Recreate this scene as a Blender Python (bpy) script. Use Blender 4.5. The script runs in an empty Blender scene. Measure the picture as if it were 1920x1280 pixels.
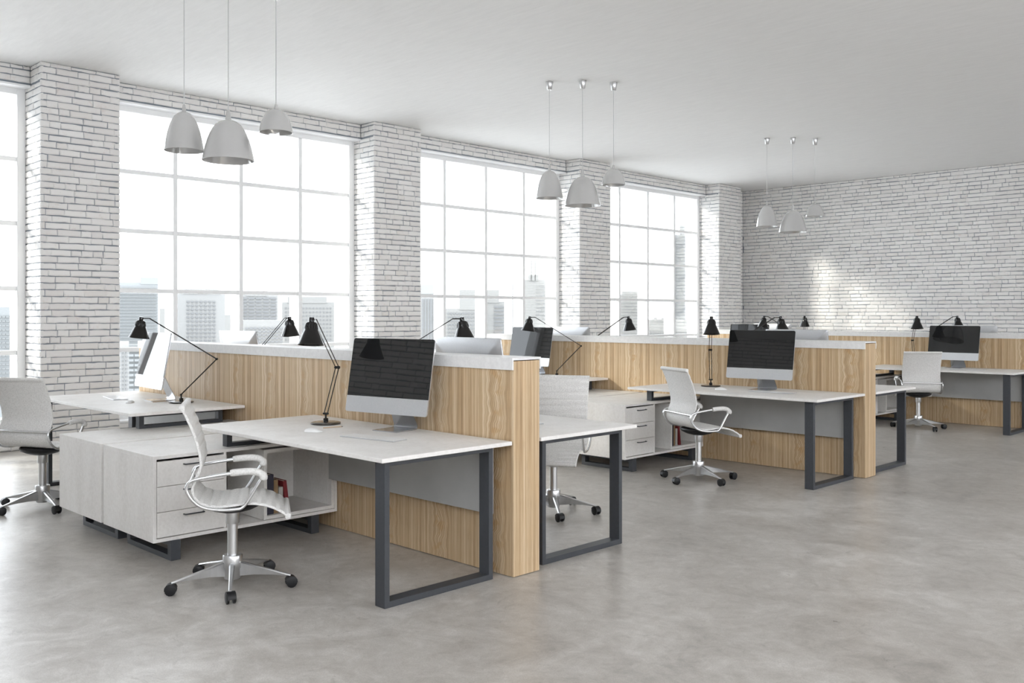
import bpy, bmesh, math, random
from math import sin, cos, pi, radians, sqrt
from mathutils import Vector, Matrix

# ------------------------------------------------------------------ scene, camera, light
scene = bpy.context.scene
COL = scene.collection
R = random.Random(7)
CAMZ = 1.45
cam_d = bpy.data.cameras.new('camera')
cam = bpy.data.objects.new('camera', cam_d)
COL.objects.link(cam)
cam.location = (0, 0, CAMZ)
cam.rotation_euler = (radians(90), 0, radians(45))
cam_d.sensor_width = 36
cam_d.lens = 1750 / 1920 * 36
cam_d.shift_y = -50 / 1920
cam_d.clip_end = 3000
cam_d.clip_start = 0.05
scene.camera = cam

scene.view_settings.view_transform = 'Standard'
scene.view_settings.look = 'None'
scene.view_settings.gamma = 1
scene.view_settings.use_curve_mapping = False
scene.view_settings.exposure = 2.6
scene.cycles.use_denoising = True
scene.cycles.max_bounces = 14
scene.cycles.diffuse_bounces = 5
scene.cycles.glossy_bounces = 5
scene.cycles.transparent_max_bounces = 16
scene.cycles.caustics_reflective = False
scene.cycles.caustics_refractive = False
scene.cycles.sample_clamp_indirect = 6

world = bpy.data.worlds.new('world')
scene.world = world
world.use_nodes = True
wn = world.node_tree
wn.nodes.clear()
w_out = wn.nodes.new('ShaderNodeOutputWorld')
w_bg = wn.nodes.new('ShaderNodeBackground')
w_bg.inputs['Color'].default_value = (0.94, 0.975, 1.04, 1)
w_bg.inputs['Strength'].default_value = 1.0
wn.links.new(w_bg.outputs[0], w_out.inputs[0])

sun_d = bpy.data.lights.new('sun', 'SUN')
sun = bpy.data.objects.new('sun', sun_d)
COL.objects.link(sun)
SUN_DIR = Vector((0.793, 1.0, -0.464)).normalized()
sun.rotation_euler = SUN_DIR.to_track_quat('-Z', 'Y').to_euler()
sun.location = (-40, -40, 30)
sun_d.energy = 1.8
sun_d.angle = radians(6.0)
sun_d.color = (1.0, 0.94, 0.84)

# ------------------------------------------------------------------ materials
MATS = {}


class NT:
    """small helper around one material's node tree"""
    def __init__(self, name):
        m = bpy.data.materials.new(name)
        m.use_nodes = True
        self.m = m
        self.n = m.node_tree.nodes
        self.l = m.node_tree.links
        self.n.clear()
        self.out = self.n.new('ShaderNodeOutputMaterial')
        self.p = self.n.new('ShaderNodeBsdfPrincipled')
        self.l.new(self.p.outputs[0], self.out.inputs[0])
        MATS[name] = m

    def new(self, t, **kw):
        x = self.n.new(t)
        for k, v in kw.items():
            setattr(x, k, v)
        return x

    def put(self, sock, v):
        if isinstance(v, (int, float)):
            sock.default_value = v
        elif isinstance(v, (tuple, list)):
            sock.default_value = tuple(v) if len(v) != 3 or sock.type != 'RGBA' else (*v, 1)
        else:
            self.l.new(v, sock)

    def math(self, op, a, b=0.0, c=None):
        x = self.new('ShaderNodeMath', operation=op)
        self.put(x.inputs[0], a)
        self.put(x.inputs[1], b)
        if c is not None:
            self.put(x.inputs[2], c)
        return x.outputs[0]

    def coord(self, kind='Object'):
        return self.new('ShaderNodeTexCoord').outputs[kind]

    def mapping(self, vec, scale=(1, 1, 1), loc=(0, 0, 0), rot=(0, 0, 0)):
        x = self.new('ShaderNodeMapping')
        self.l.new(vec, x.inputs['Vector'])
        x.inputs['Scale'].default_value = scale
        x.inputs['Location'].default_value = loc
        x.inputs['Rotation'].default_value = rot
        return x.outputs[0]

    def noise(self, vec, scale=5.0, detail=3.0, rough=0.55, dist=0.0):
        x = self.new('ShaderNodeTexNoise')
        self.l.new(vec, x.inputs['Vector'])
        x.inputs['Scale'].default_value = scale
        x.inputs['Detail'].default_value = detail
        x.inputs['Roughness'].default_value = rough
        x.inputs['Distortion'].default_value = dist
        return x.outputs[0]

    def ramp(self, fac, stops):
        x = self.new('ShaderNodeValToRGB')
        self.put(x.inputs[0], fac)
        e = x.color_ramp.elements
        while len(e) < len(stops):
            e.new(0.5)
        for k, (pos, col) in enumerate(stops):
            e[k].position = pos
            e[k].color = (*col, 1) if len(col) == 3 else col
        return x.outputs[0]

    def mix(self, fac, a, b, blend='MIX'):
        x = self.new('ShaderNodeMix', data_type='RGBA', blend_type=blend)
        self.put(x.inputs['Factor'], fac)
        self.put(x.inputs[6], a)
        self.put(x.inputs[7], b)
        return x.outputs[2]

    def maprange(self, v, a, b, c, d):
        x = self.new('ShaderNodeMapRange')
        self.put(x.inputs[0], v)
        for k, q in zip((1, 2, 3, 4), (a, b, c, d)):
            x.inputs[k].default_value = q
        return x.outputs[0]

    def bump(self, height, strength=0.2, dist=0.01):
        x = self.new('ShaderNodeBump')
        self.l.new(height, x.inputs['Height'])
        x.inputs['Strength'].default_value = strength
        x.inputs['Distance'].default_value = dist
        self.l.new(x.outputs[0], self.p.inputs['Normal'])

    def base(self, col=None, rough=None, metal=None, spec=None, coat=None):
        if col is not None:
            self.put(self.p.inputs['Base Color'], col)
        if rough is not None:
            self.put(self.p.inputs['Roughness'], rough)
        if metal is not None:
            self.put(self.p.inputs['Metallic'], metal)
        if spec is not None:
            self.put(self.p.inputs['Specular IOR Level'], spec)
        if coat is not None:
            self.p.inputs['Coat Weight'].default_value = coat
            self.p.inputs['Coat Roughness'].default_value = 0.03
        return self.m


def make_materials():
    # floor: ground and sealed concrete
    t = NT('concrete_floor')
    c = t.coord()
    big = t.noise(c, 0.5, 6, 0.62, 0.6)
    mid = t.noise(c, 2.4, 10, 0.72, 1.1)
    fine = t.noise(t.mapping(c, (1, 1, 1)), 11, 8, 0.75, 0.6)
    speck = t.noise(c, 150, 2, 0.5)
    v = t.math('ADD', t.math('MULTIPLY', big, 0.30), t.math('MULTIPLY', mid, 0.42))
    v = t.math('ADD', v, t.math('MULTIPLY', fine, 0.28))
    col = t.ramp(v, [(0.37, (0.285, 0.260, 0.232)), (0.46, (0.425, 0.396, 0.360)), (0.53, (0.520, 0.493, 0.456)), (0.61, (0.655, 0.630, 0.595))])
    scr = t.noise(t.mapping(c, (1, 1, 1), rot=(0, 0, 0.5)), 5.5, 9, 0.75, 1.6)
    col = t.mix(t.maprange(scr, 0.58, 0.64, 0, 0.38), col, (0.27, 0.245, 0.22))
    col = t.mix(t.maprange(speck, 0.32, 0.62, 0.26, 0.0), col, (0.22, 0.20, 0.18))
    t.base(col, t.maprange(mid, 0.3, 0.7, 0.27, 0.40), spec=0.6)
    t.bump(t.math('ADD', fine, t.math('MULTIPLY', speck, 0.5)), 0.09, 0.004)
    # ceiling: brushed white plaster
    t = NT('ceiling_plaster')
    c = t.coord()
    n = t.noise(t.mapping(c, (1.0, 7.0, 1), rot=(0, 0, radians(45))), 3.2, 8, 0.7, 0.4)
    t.base(t.mix(t.maprange(n, 0.3, 0.7, 0, 1), (0.82, 0.82, 0.818), (0.88, 0.88, 0.878)), 0.7, spec=0.2)
    t.bump(n, 0.28, 0.008)
    # painted brick
    t = NT('painted_brick')
    c = t.new('ShaderNodeNewGeometry').outputs['Position']
    a = t.new('ShaderNodeAttribute', attribute_name='rnd').outputs['Fac']
    n1 = t.noise(c, 9, 5, 0.65, 0.4)
    n2 = t.noise(c, 42, 4, 0.7, 0.3)
    base = t.ramp(a, [(0.0, (0.755, 0.735, 0.72)), (0.35, (0.805, 0.79, 0.775)), (0.8, (0.835, 0.825, 0.81)), (1.0, (0.775, 0.75, 0.725))])
    worn = t.math('MULTIPLY', t.maprange(n1, 0.56, 0.72, 0, 1), t.maprange(n2, 0.42, 0.62, 0, 1))
    col = t.mix(t.math('MULTIPLY', worn, 0.42), base, (0.60, 0.46, 0.40))
    dark = t.maprange(t.noise(c, 70, 3, 0.7, 1.2), 0.66, 0.72, 0, 0.45)
    col = t.mix(dark, col, (0.36, 0.34, 0.33))
    t.base(col, 0.75, spec=0.25)
    t.bump(t.math('ADD', t.math('MULTIPLY', n1, 0.6), n2), 0.35, 0.006)
    t = NT('mortar')
    c = t.coord()
    t.base(t.mix(t.noise(c, 6, 4), (0.19, 0.215, 0.245), (0.30, 0.325, 0.355)), 0.9, spec=0.1)
    # window joinery
    t = NT('white_window_paint')
    c = t.coord()
    t.base(t.mix(t.noise(c, 8, 3), (0.84, 0.845, 0.85), (0.88, 0.885, 0.89)), 0.4)
    t = NT('window_glass')
    tr = t.new('ShaderNodeBsdfTransparent')
    gl = t.new('ShaderNodeBsdfGlossy')
    gl.inputs['Roughness'].default_value = 0.02
    fr = t.new('ShaderNodeFresnel')
    fr.inputs['IOR'].default_value = 1.35
    mx = t.new('ShaderNodeMixShader')
    t.l.new(t.math('MULTIPLY', fr.outputs[0], 0.6), mx.inputs[0])
    tr.inputs[0].default_value = (0.97, 0.985, 0.985, 1)
    t.l.new(tr.outputs[0], mx.inputs[1])
    t.l.new(gl.outputs[0], mx.inputs[2])
    t.l.new(mx.outputs[0], t.out.inputs[0])
    # ash veneer with cathedral figure, grain along Z
    t = NT('ash_veneer')
    c = t.coord()
    s = t.new('ShaderNodeSeparateXYZ')
    t.l.new(c, s.inputs[0])
    u = t.math('ADD', s.outputs[0], s.outputs[1])
    z = s.outputs[2]
    PER = 0.485
    um = t.math('MULTIPLY', t.math('FRACT', t.math('DIVIDE', t.math('ADD', u, 20 * PER), PER)), PER)
    xc = t.math('SUBTRACT', um, PER * 0.5)

    def vec(a, b, cc=0.0):
        x = t.new('ShaderNodeCombineXYZ')
        t.put(x.inputs[0], a)
        t.put(x.inputs[1], b)
        t.put(x.inputs[2], cc)
        return x.outputs[0]
    wob = t.noise(vec(t.math('MULTIPLY', u, 4.0), t.math('MULTIPLY', z, 7.5)), 1.0, 2, 0.5)
    near = t.math('POWER', t.math('MAXIMUM', t.math('SUBTRACT', 1.0, t.math('DIVIDE', t.math('ABSOLUTE', xc), 0.115)), 0.0), 0.8)
    push = t.math('MULTIPLY', t.math('SUBTRACT', wob, 0.5), t.math('MULTIPLY', near, 0.125))
    uu = t.math('ADD', um, push)
    band = t.noise(vec(t.math('MULTIPLY', uu, 26.0), t.math('MULTIPLY', z, 0.25), 3.1), 1.0, 3, 0.6)
    grain = t.noise(vec(t.math('MULTIPLY', uu, 170.0), t.math('MULTIPLY', z, 1.6)), 1.0, 4, 0.6)
    hair = t.noise(vec(t.math('MULTIPLY', u, 520.0), t.math('MULTIPLY', z, 9.0)), 1.0, 2, 0.5)
    fig = t.math('SINE', t.math('MULTIPLY', t.math('ADD', xc, t.math('MULTIPLY', push, 1.25)), 2 * pi / 0.0165))
    fig = t.math('MULTIPLY', t.maprange(fig, 0.62, 0.98, 0, 1), t.maprange(near, 0.22, 0.75, 0, 1))
    warm = t.noise(vec(t.math('MULTIPLY', uu, 9.0), t.math('MULTIPLY', z, 3.2), 8.0), 1.0, 2, 0.5)
    v = t.math('ADD', t.math('MULTIPLY', band, 0.66), t.math('MULTIPLY', grain, 0.34))
    col = t.ramp(v, [(0.33, (0.300, 0.190, 0.098)), (0.44, (0.480, 0.338, 0.195)), (0.54, (0.615, 0.468, 0.298)), (0.65, (0.745, 0.625, 0.450))])
    col = t.mix(t.maprange(warm, 0.52, 0.72, 0, 0.40), col, (0.60, 0.40, 0.215))
    spot = t.noise(vec(t.math('MULTIPLY', u, 11.0), t.math('MULTIPLY', z, 13.0), 4.0), 1.0, 2, 0.5)
    spot = t.math('MULTIPLY', t.maprange(spot, 0.53, 0.64, 0, 1), t.maprange(near, 0.45, 0.85, 0, 1))
    col = t.mix(t.math('MULTIPLY', spot, 0.5), col, (0.50, 0.29, 0.115))
    col = t.mix(t.math('MULTIPLY', fig, 0.66), col, (0.31, 0.195, 0.10))
    col = t.mix(t.maprange(hair, 0.55, 0.72, 0, 0.42), col, (0.25, 0.15, 0.075))
    t.base(col, 0.48, spec=0.35)
    t.bump(grain, 0.05, 0.002)
    # pale laminate of desks and cabinets
    t = NT('pale_laminate')
    c = t.coord()
    n = t.noise(t.mapping(c, (1, 1, 1)), 55, 4, 0.65)
    m = t.noise(t.mapping(c, (2.0, 2.0, 0.7)), 3.0, 4, 0.6)
    v = t.math('ADD', t.math('MULTIPLY', n, 0.5), t.math('MULTIPLY', m, 0.5))
    t.base(t.ramp(v, [(0.36, (0.735, 0.712, 0.680)), (0.5, (0.80, 0.779, 0.750)), (0.64, (0.845, 0.828, 0.802))]), 0.5, spec=0.3)
    t = NT('cap_paint')
    c = t.coord()
    t.base(t.ramp(t.noise(c, 40, 4, 0.65), [(0.35, (0.72, 0.715, 0.705)), (0.65, (0.79, 0.785, 0.775))]), 0.5, spec=0.3)
    t = NT('grey_panel')
    c = t.coord()
    t.base(t.ramp(t.noise(c, 3, 4, 0.6), [(0.3, (0.37, 0.37, 0.362)), (0.7, (0.43, 0.43, 0.422))]), 0.5)
    t = NT('anthracite_steel')
    c = t.coord()
    t.base(t.mix(t.noise(c, 60, 3), (0.040, 0.044, 0.051), (0.056, 0.060, 0.068)), 0.48, spec=0.45)
    # chair
    t = NT('chair_fabric')
    c = t.coord()
    n = t.noise(c, 130, 3, 0.7)
    t.base(t.ramp(n, [(0.34, (0.60, 0.592, 0.572)), (0.52, (0.725, 0.715, 0.695)), (0.68, (0.80, 0.79, 0.775))]), 0.62, spec=0.3)
    t.bump(n, 0.05, 0.0015)
    t = NT('chrome')
    c = t.coord()
    t.base(t.mix(t.noise(c, 20, 2), (0.74, 0.75, 0.76), (0.80, 0.81, 0.82)), 0.16, metal=1.0)
    t = NT('brushed_aluminium')
    c = t.coord()
    t.base(t.mix(t.noise(t.mapping(c, (1, 1, 0.1)), 60, 3), (0.56, 0.565, 0.57), (0.68, 0.68, 0.68)), 0.30, metal=0.9)
    t = NT('black_plastic')
    c = t.coord()
    t.base(t.mix(t.noise(c, 30, 2), (0.010, 0.010, 0.011), (0.018, 0.018, 0.019)), 0.42, spec=0.3)
    # desk lamp and computer
    t = NT('black_enamel')
    c = t.coord()
    t.base(t.mix(t.noise(c, 20, 2), (0.006, 0.0055, 0.0055), (0.009, 0.0085, 0.008)), 0.10, spec=0.42)
    t = NT('lamp_base_enamel')
    c = t.coord()
    t.base(t.mix(t.noise(c, 20, 2), (0.018, 0.014, 0.011), (0.026, 0.020, 0.015)), 0.22, coat=0.6)
    t = NT('screen_glass')
    c = t.coord()
    t.base(t.mix(t.noise(c, 3, 2), (0.011, 0.0115, 0.012), (0.013, 0.0135, 0.014)), 0.015, spec=0.55)
    t = NT('anodised_silver')
    c = t.coord()
    t.base(t.mix(t.noise(c, 120, 2), (0.60, 0.61, 0.63), (0.70, 0.71, 0.725)), 0.34, metal=0.75)
    t = NT('silver_stand')
    c = t.coord()
    t.base(t.mix(t.noise(c, 120, 2), (0.52, 0.535, 0.56), (0.58, 0.59, 0.61)), 0.22, metal=0.9)
    t = NT('white_plastic')
    c = t.coord()
    t.base(t.mix(t.noise(c, 30, 2), (0.78, 0.78, 0.77), (0.82, 0.82, 0.81)), 0.3)
    t = NT('pendant_enamel')
    c = t.coord()
    t.base(t.mix(t.noise(c, 5, 2), (0.56, 0.555, 0.545), (0.60, 0.595, 0.585)), 0.06, spec=0.6, metal=0.25, coat=1.0)
    t = NT('cord_grey')
    c = t.coord()
    t.base(t.mix(t.noise(c, 30, 2), (0.55, 0.55, 0.55), (0.62, 0.62, 0.62)), 0.4)
    for nm, a, b in (('book_navy', (0.030, 0.029, 0.048), (0.042, 0.040, 0.062)), ('book_tan', (0.25, 0.16, 0.085), (0.30, 0.195, 0.105)),
                     ('book_white', (0.42, 0.40, 0.37), (0.48, 0.46, 0.43)), ('book_red', (0.17, 0.016, 0.022), (0.21, 0.022, 0.028)),
                     ('book_paper', (0.66, 0.60, 0.48), (0.74, 0.69, 0.58)), ('pencil_wood', (0.50, 0.38, 0.27), (0.56, 0.44, 0.32))):
        t = NT(nm)
        c = t.coord()
        t.base(t.mix(t.noise(c, 40, 2), a, b), 0.6)
    # city
    for nm, a, b in (('city_glass', (0.175, 0.182, 0.182), (0.188, 0.195, 0.196)), ('city_concrete', (0.215, 0.214, 0.208), (0.225, 0.224, 0.218)),
                     ('city_stone', (0.192, 0.190, 0.182), (0.206, 0.204, 0.196)), ('city_window', (0.145, 0.147, 0.148), (0.155, 0.157, 0.158)),
                     ('city_dark', (0.140, 0.145, 0.144), (0.152, 0.157, 0.156)), ('city_ground', (0.55, 0.555, 0.555), (0.62, 0.62, 0.62))):  # city_ground: haze put into a pale colour
        t = NT(nm)
        c = t.coord()
        t.base(t.mix(t.noise(c, 0.05, 4), a, b), 0.9, spec=0.1)


make_materials()
M = MATS


# ------------------------------------------------------------------ mesh helpers
class MB:
    """collects vertices and faces of ONE piece"""
    def __init__(self):
        self.v = []
        self.f = []

    def box(self, x0, x1, y0, y1, z0, z1):
        x0, x1 = min(x0, x1), max(x0, x1)
        y0, y1 = min(y0, y1), max(y0, y1)
        b = len(self.v)
        self.v += [(x, y, z) for z in (z0, z1) for y in (y0, y1) for x in (x0, x1)]
        for q in ((0, 2, 3, 1), (4, 5, 7, 6), (0, 1, 5, 4), (2, 6, 7, 3), (0, 4, 6, 2), (1, 3, 7, 5)):
            self.f.append(tuple(b + k for k in q))
        return self

    def ring_loft(self, rings, closed=False, caps=True):
        b = len(self.v)
        n = len(rings[0])
        for r in rings:
            self.v += [tuple(p) for p in r]
        m = len(rings)
        for i in range(m if closed else m - 1):
            j = (i + 1) % m
            for k in range(n):
                l = (k + 1) % n
                self.f.append((b + i * n + k, b + i * n + l, b + j * n + l, b + j * n + k))
        if caps and not closed:
            self.f.append(tuple(b + k for k in range(n))[::-1])
            self.f.append(tuple(b + (m - 1) * n + k for k in range(n)))
        return self

    def tube(self, pts, r, n=8, closed=False):
        pts = [Vector(p) for p in pts]
        m = len(pts)
        rad = r if isinstance(r, (list, tuple)) else [r] * m
        T = []
        for i in range(m):
            a = pts[(i - 1) % m] if closed or i > 0 else pts[i]
            c = pts[(i + 1) % m] if closed or i < m - 1 else pts[i]
            T.append((c - a).normalized())
        up = Vector((0, 0, 1)) if abs(T[0].z) < 0.9 else Vector((1, 0, 0))
        N = (up - T[0] * up.dot(T[0])).normalized()
        rings = []
        for i in range(m):
            N = (N - T[i] * N.dot(T[i])).normalized()
            B = T[i].cross(N)
            rings.append([pts[i] + (N * cos(2 * pi * k / n) + B * sin(2 * pi * k / n)) * rad[i] for k in range(n)])
        return self.ring_loft(rings, closed)

    def lathe(self, prof, n=24, closed=False, o=(0, 0, 0)):
        """prof: (r, z) from start to end; r=0 ends become points through tiny rings"""
        rings = [[(o[0] + max(r, 1e-4) * cos(2 * pi * k / n), o[1] + max(r, 1e-4) * sin(2 * pi * k / n), o[2] + z) for k in range(n)] for r, z in prof]
        return self.ring_loft(rings, closed, caps=not closed)

    def prism(self, poly, x0, x1, axis='x'):
        """extrude a polygon given in the plane across axis"""
        def put(a, p, q):
            return {'x': (a, p, q), 'y': (p, a, q), 'z': (p, q, a)}[axis]
        return self.ring_loft([[put(x0, p, q) for p, q in poly], [put(x1, p, q) for p, q in poly]])

    def mesh(self, name, mat, bevel=0.0, smooth=None):
        me = bpy.data.meshes.new(name)
        me.from_pydata(self.v, [], self.f)
        bm = bmesh.new()
        bm.from_mesh(me)
        bmesh.ops.recalc_face_normals(bm, faces=bm.faces)
        if bevel:
            bmesh.ops.bevel(bm, geom=[e for e in bm.edges if e.calc_face_angle(0) > 0.6], offset=bevel, segments=1, profile=0.5, affect='EDGES')
        bm.to_mesh(me)
        bm.free()
        if smooth is not None:
            me.polygons.foreach_set('use_smooth', [True] * len(me.polygons))
            me.set_sharp_from_angle(angle=radians(smooth))
        me.materials.append(M[mat])
        return me

    def build(self, name, mat, parent=None, bevel=0.0, smooth=None, loc=(0, 0, 0)):
        return link(name, self.mesh(name, mat, bevel, smooth), parent, loc)


def link(name, me, parent=None, loc=(0, 0, 0)):
    o = bpy.data.objects.new(name, me)
    COL.objects.link(o)
    o.parent = parent
    o.location = loc
    return o


def thing(name, label, cat, loc=(0, 0, 0), rz=0.0, group=None):
    o = bpy.data.objects.new(name, None)
    COL.objects.link(o)
    o.empty_display_size = 0.1
    o.location = loc
    o.rotation_euler = (0, 0, rz)
    return tag(o, label, cat, group)


def tag(o, label, cat, group=None):
    o['label'] = label
    o['category'] = cat
    if group:
        o['group'] = group
    return o


def structure(name, label=None, mesh=None):
    o = bpy.data.objects.new(name, mesh)
    COL.objects.link(o)
    o['kind'] = 'structure'
    if label:
        o['label'] = label
    return o


def dup(root, loc, rz, label, group=None, turn=0.0):
    """copy a thing with its parts and their sub-parts"""
    r = root.copy()
    COL.objects.link(r)
    r.location = loc
    r.rotation_euler = (0, 0, rz)
    r['label'] = label
    if group:
        r['group'] = group
    for ch in KIDS(root):
        c = ch.copy()
        COL.objects.link(c)
        c.parent = r
        if turn and ch.name.split('.')[0] in ('leg', 'caster'):      # the base swivels under the seat
            c.rotation_euler = (0, 0, turn)
        for g in KIDS(ch):
            d = g.copy()
            COL.objects.link(d)
            d.parent = c
    return r


def KIDS(o):
    return [x for x in COL.objects if x.parent is o]


def spline(pts, n, closed=False):
    """Catmull-Rom through pts, n points per span"""
    P = [Vector(p) for p in pts]
    m = len(P)
    out = []
    for i in range(m if closed else m - 1):
        p0 = P[(i - 1) % m] if closed or i > 0 else P[0] * 2 - P[1]
        p1, p2 = P[i], P[(i + 1) % m]
        p3 = P[(i + 2) % m] if closed or i < m - 2 else P[-1] * 2 - P[-2]
        for k in range(n):
            t = k / n
            out.append(0.5 * ((2 * p1) + (p2 - p0) * t + (2 * p0 - 5 * p1 + 4 * p2 - p3) * t * t + (3 * p1 - p0 - 3 * p2 + p3) * t ** 3))
    if not closed:
        out.append(P[-1])
    return out


# ------------------------------------------------------------------ the room
H = 4.12
XP, XW, XG = -10.45, -10.77, -10.97         # pier fronts, wall plane, glazing plane
Y0R, Y1R = -1.30, 17.85                      # front and back walls
XR = 6.0
PIER_W, PIER_P = 0.829, 4.326
PIERS = [3.438 + PIER_P * (k - 1) for k in range(0, 5)]    # near corner of each pier
SILL, HEAD = 0.207, 3.917
COURSE = 0.0715

fl = MB().box(XW - 0.4, XR, Y0R - 0.3, Y1R + 0.3, -0.25, 0.0)
structure('floor', 'grey mottled polished concrete floor of the office', fl.mesh('floor', 'concrete_floor'))
ce = MB().box(XW - 0.4, XR, Y0R - 0.3, Y1R + 0.3, H, H + 0.3)
structure('ceiling', 'white brushed plaster ceiling with pendant lamps', ce.mesh('ceiling', 'ceiling_plaster'))


def proj(p):
    s = sqrt(0.5)
    d = -s * p[0] + s * p[1]
    if d < 0.2:
        return None
    return 960 + 1750 * s * (p[0] + p[1]) / d, 590 + 1750 * (CAMZ - p[2]) / d, d


def seen_size(p):
    q = proj(p)
    if q is None or not (-20 < q[0] < 1940 and -20 < q[1] < 1300):
        return 0
    return 1750 / q[2]


# bricks: a face is (origin, unit along, unit out, length, z0, z1)
def brick_geo(l, h, rr, depth=0.02, proud=0.010):
    """front-chamfered brick in local x (along), y (out), z; 34 triangles, long edges wavy"""
    j = lambda a: rr.uniform(-a, a)
    e = min(0.011, l * 0.2, h * 0.25)
    m1, m2 = l * rr.uniform(0.3, 0.45), l * rr.uniform(0.6, 0.75)
    out = [(0, 0), (m1, 0), (m2, 0), (l, 0), (l, h), (m2, h), (m1, h), (0, h)]
    inn = [(e, e), (m1, e), (m2, e), (l - e, e), (l - e, h - e), (m2, h - e), (m1, h - e), (e, h - e)]
    mid, fr = [], []
    for k in range(8):
        end = k in (0, 3, 4, 7)
        dz = j(0.0034)
        dx = j(0.003) if end else 0.0
        mid.append((out[k][0] + dx, proud * 0.2, out[k][1] + dz))
        fr.append((inn[k][0] + dx, proud + j(0.0022) - (0.0015 if end else 0), inn[k][1] + dz * 0.8))
    back = [(out[k][0], -depth, out[k][1]) for k in (0, 3, 4, 7)]
    v = mid + fr + back
    f = [(8, 9, 14, 15), (9, 10, 13, 14), (10, 11, 12, 13)]
    for k in range(8):
        k2 = (k + 1) % 8
        f.append((k, k2, 8 + k2, 8 + k))
    f += [(16, 17, 3, 2, 1, 0), (17, 18, 4, 3), (18, 19, 7, 6, 5, 4), (19, 16, 0, 7)]
    return v, f


def lay(face, rr):
    """cut one wall face into bricks: yields (along, z, length, height)"""
    o, ax, out, L, z0, z1 = face
    jmin = int(math.floor(z0 / COURSE + 0.001))
    k = jmin
    while True:
        za, zb = max(k * COURSE, z0), min((k + 1) * COURSE, z1)
        if k * COURSE >= z1 - 0.001:
            break
        k += 1
        if zb - za < 0.02:
            continue
        x = -rr.uniform(0.0, 0.2)
        while x < L - 0.004:
            l = rr.choice((0.215, 0.225, 0.235, 0.205, 0.245, 0.225, 0.19, 0.11, 0.12, 0.26))
            a, b = max(x, 0), min(x + l, L)
            if L - b < 0.045:
                b = L
                l = b - x
            if b - a > 0.03:
                gz = 0.0105 + rr.uniform(-0.004, 0.004)
                gx = rr.choice((0.0015, 0.003, 0.004, 0.006, 0.009))
                e0 = 0.0 if a == 0 else gx / 2
                e1 = 0.0 if b == L else gx / 2
                if rr.random() < 0.05:
                    gz -= 0.005
                yield a + e0, za + gz / 2, (b - a) - e0 - e1, (zb - za) - gz
            x += l


def brick_wall(wall, faces, n_single, seed):
    """faces: list of (face, parent); the n_single bricks that show largest become objects, the others one stuff part per wall"""
    rr = random.Random(seed)
    all_b = []
    for face, parent in faces:
        o, ax, out, L, z0, z1 = face
        for (x, z, l, h) in lay(face, rr):
            c = Vector(o) + Vector(ax) * (x + l / 2) + Vector((0, 0, z + h / 2))
            view = (Vector((0, 0, CAMZ)) - c).normalized().dot(Vector(out))
            s = seen_size(c)
            all_b.append((s * s * max(view, 0) * l * h, face, parent, x, z, l, h))
    all_b.sort(key=lambda q: -q[0])
    vs, fs, rnd = [], [], []
    for i, (_, face, parent, x, z, l, h) in enumerate(all_b):
        o, ax, out, L, z0, z1 = face
        o, ax, out = Vector(o), Vector(ax), Vector(out)
        v, f = brick_geo(l, h, rr)
        shade = rr.random()
        org = o + ax * x + Vector((0, 0, z))
        if i < n_single:
            me = bpy.data.meshes.new('brick')
            me.from_pydata([tuple(ax * p[0] + out * p[1] + Vector((0, 0, p[2]))) for p in v], [], f)
            at = me.attributes.new('rnd', 'FLOAT', 'FACE')
            at.data.foreach_set('value', [shade] * len(f))
            me.materials.append(M['painted_brick'])
            link('brick', me, parent, org)
        else:
            b = len(vs)
            vs += [tuple(org + ax * p[0] + out * p[1] + Vector((0, 0, p[2]))) for p in v]
            fs += [tuple(b + k for k in q) for q in f]
            rnd += [shade] * len(f)
    me = bpy.data.meshes.new('brick_courses')
    me.from_pydata(vs, [], fs)
    at = me.attributes.new('rnd', 'FLOAT', 'FACE')
    at.data.foreach_set('value', rnd)
    me.materials.append(M['painted_brick'])
    st = link('brick_courses', me, wall)
    st['kind'] = 'stuff'


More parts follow.
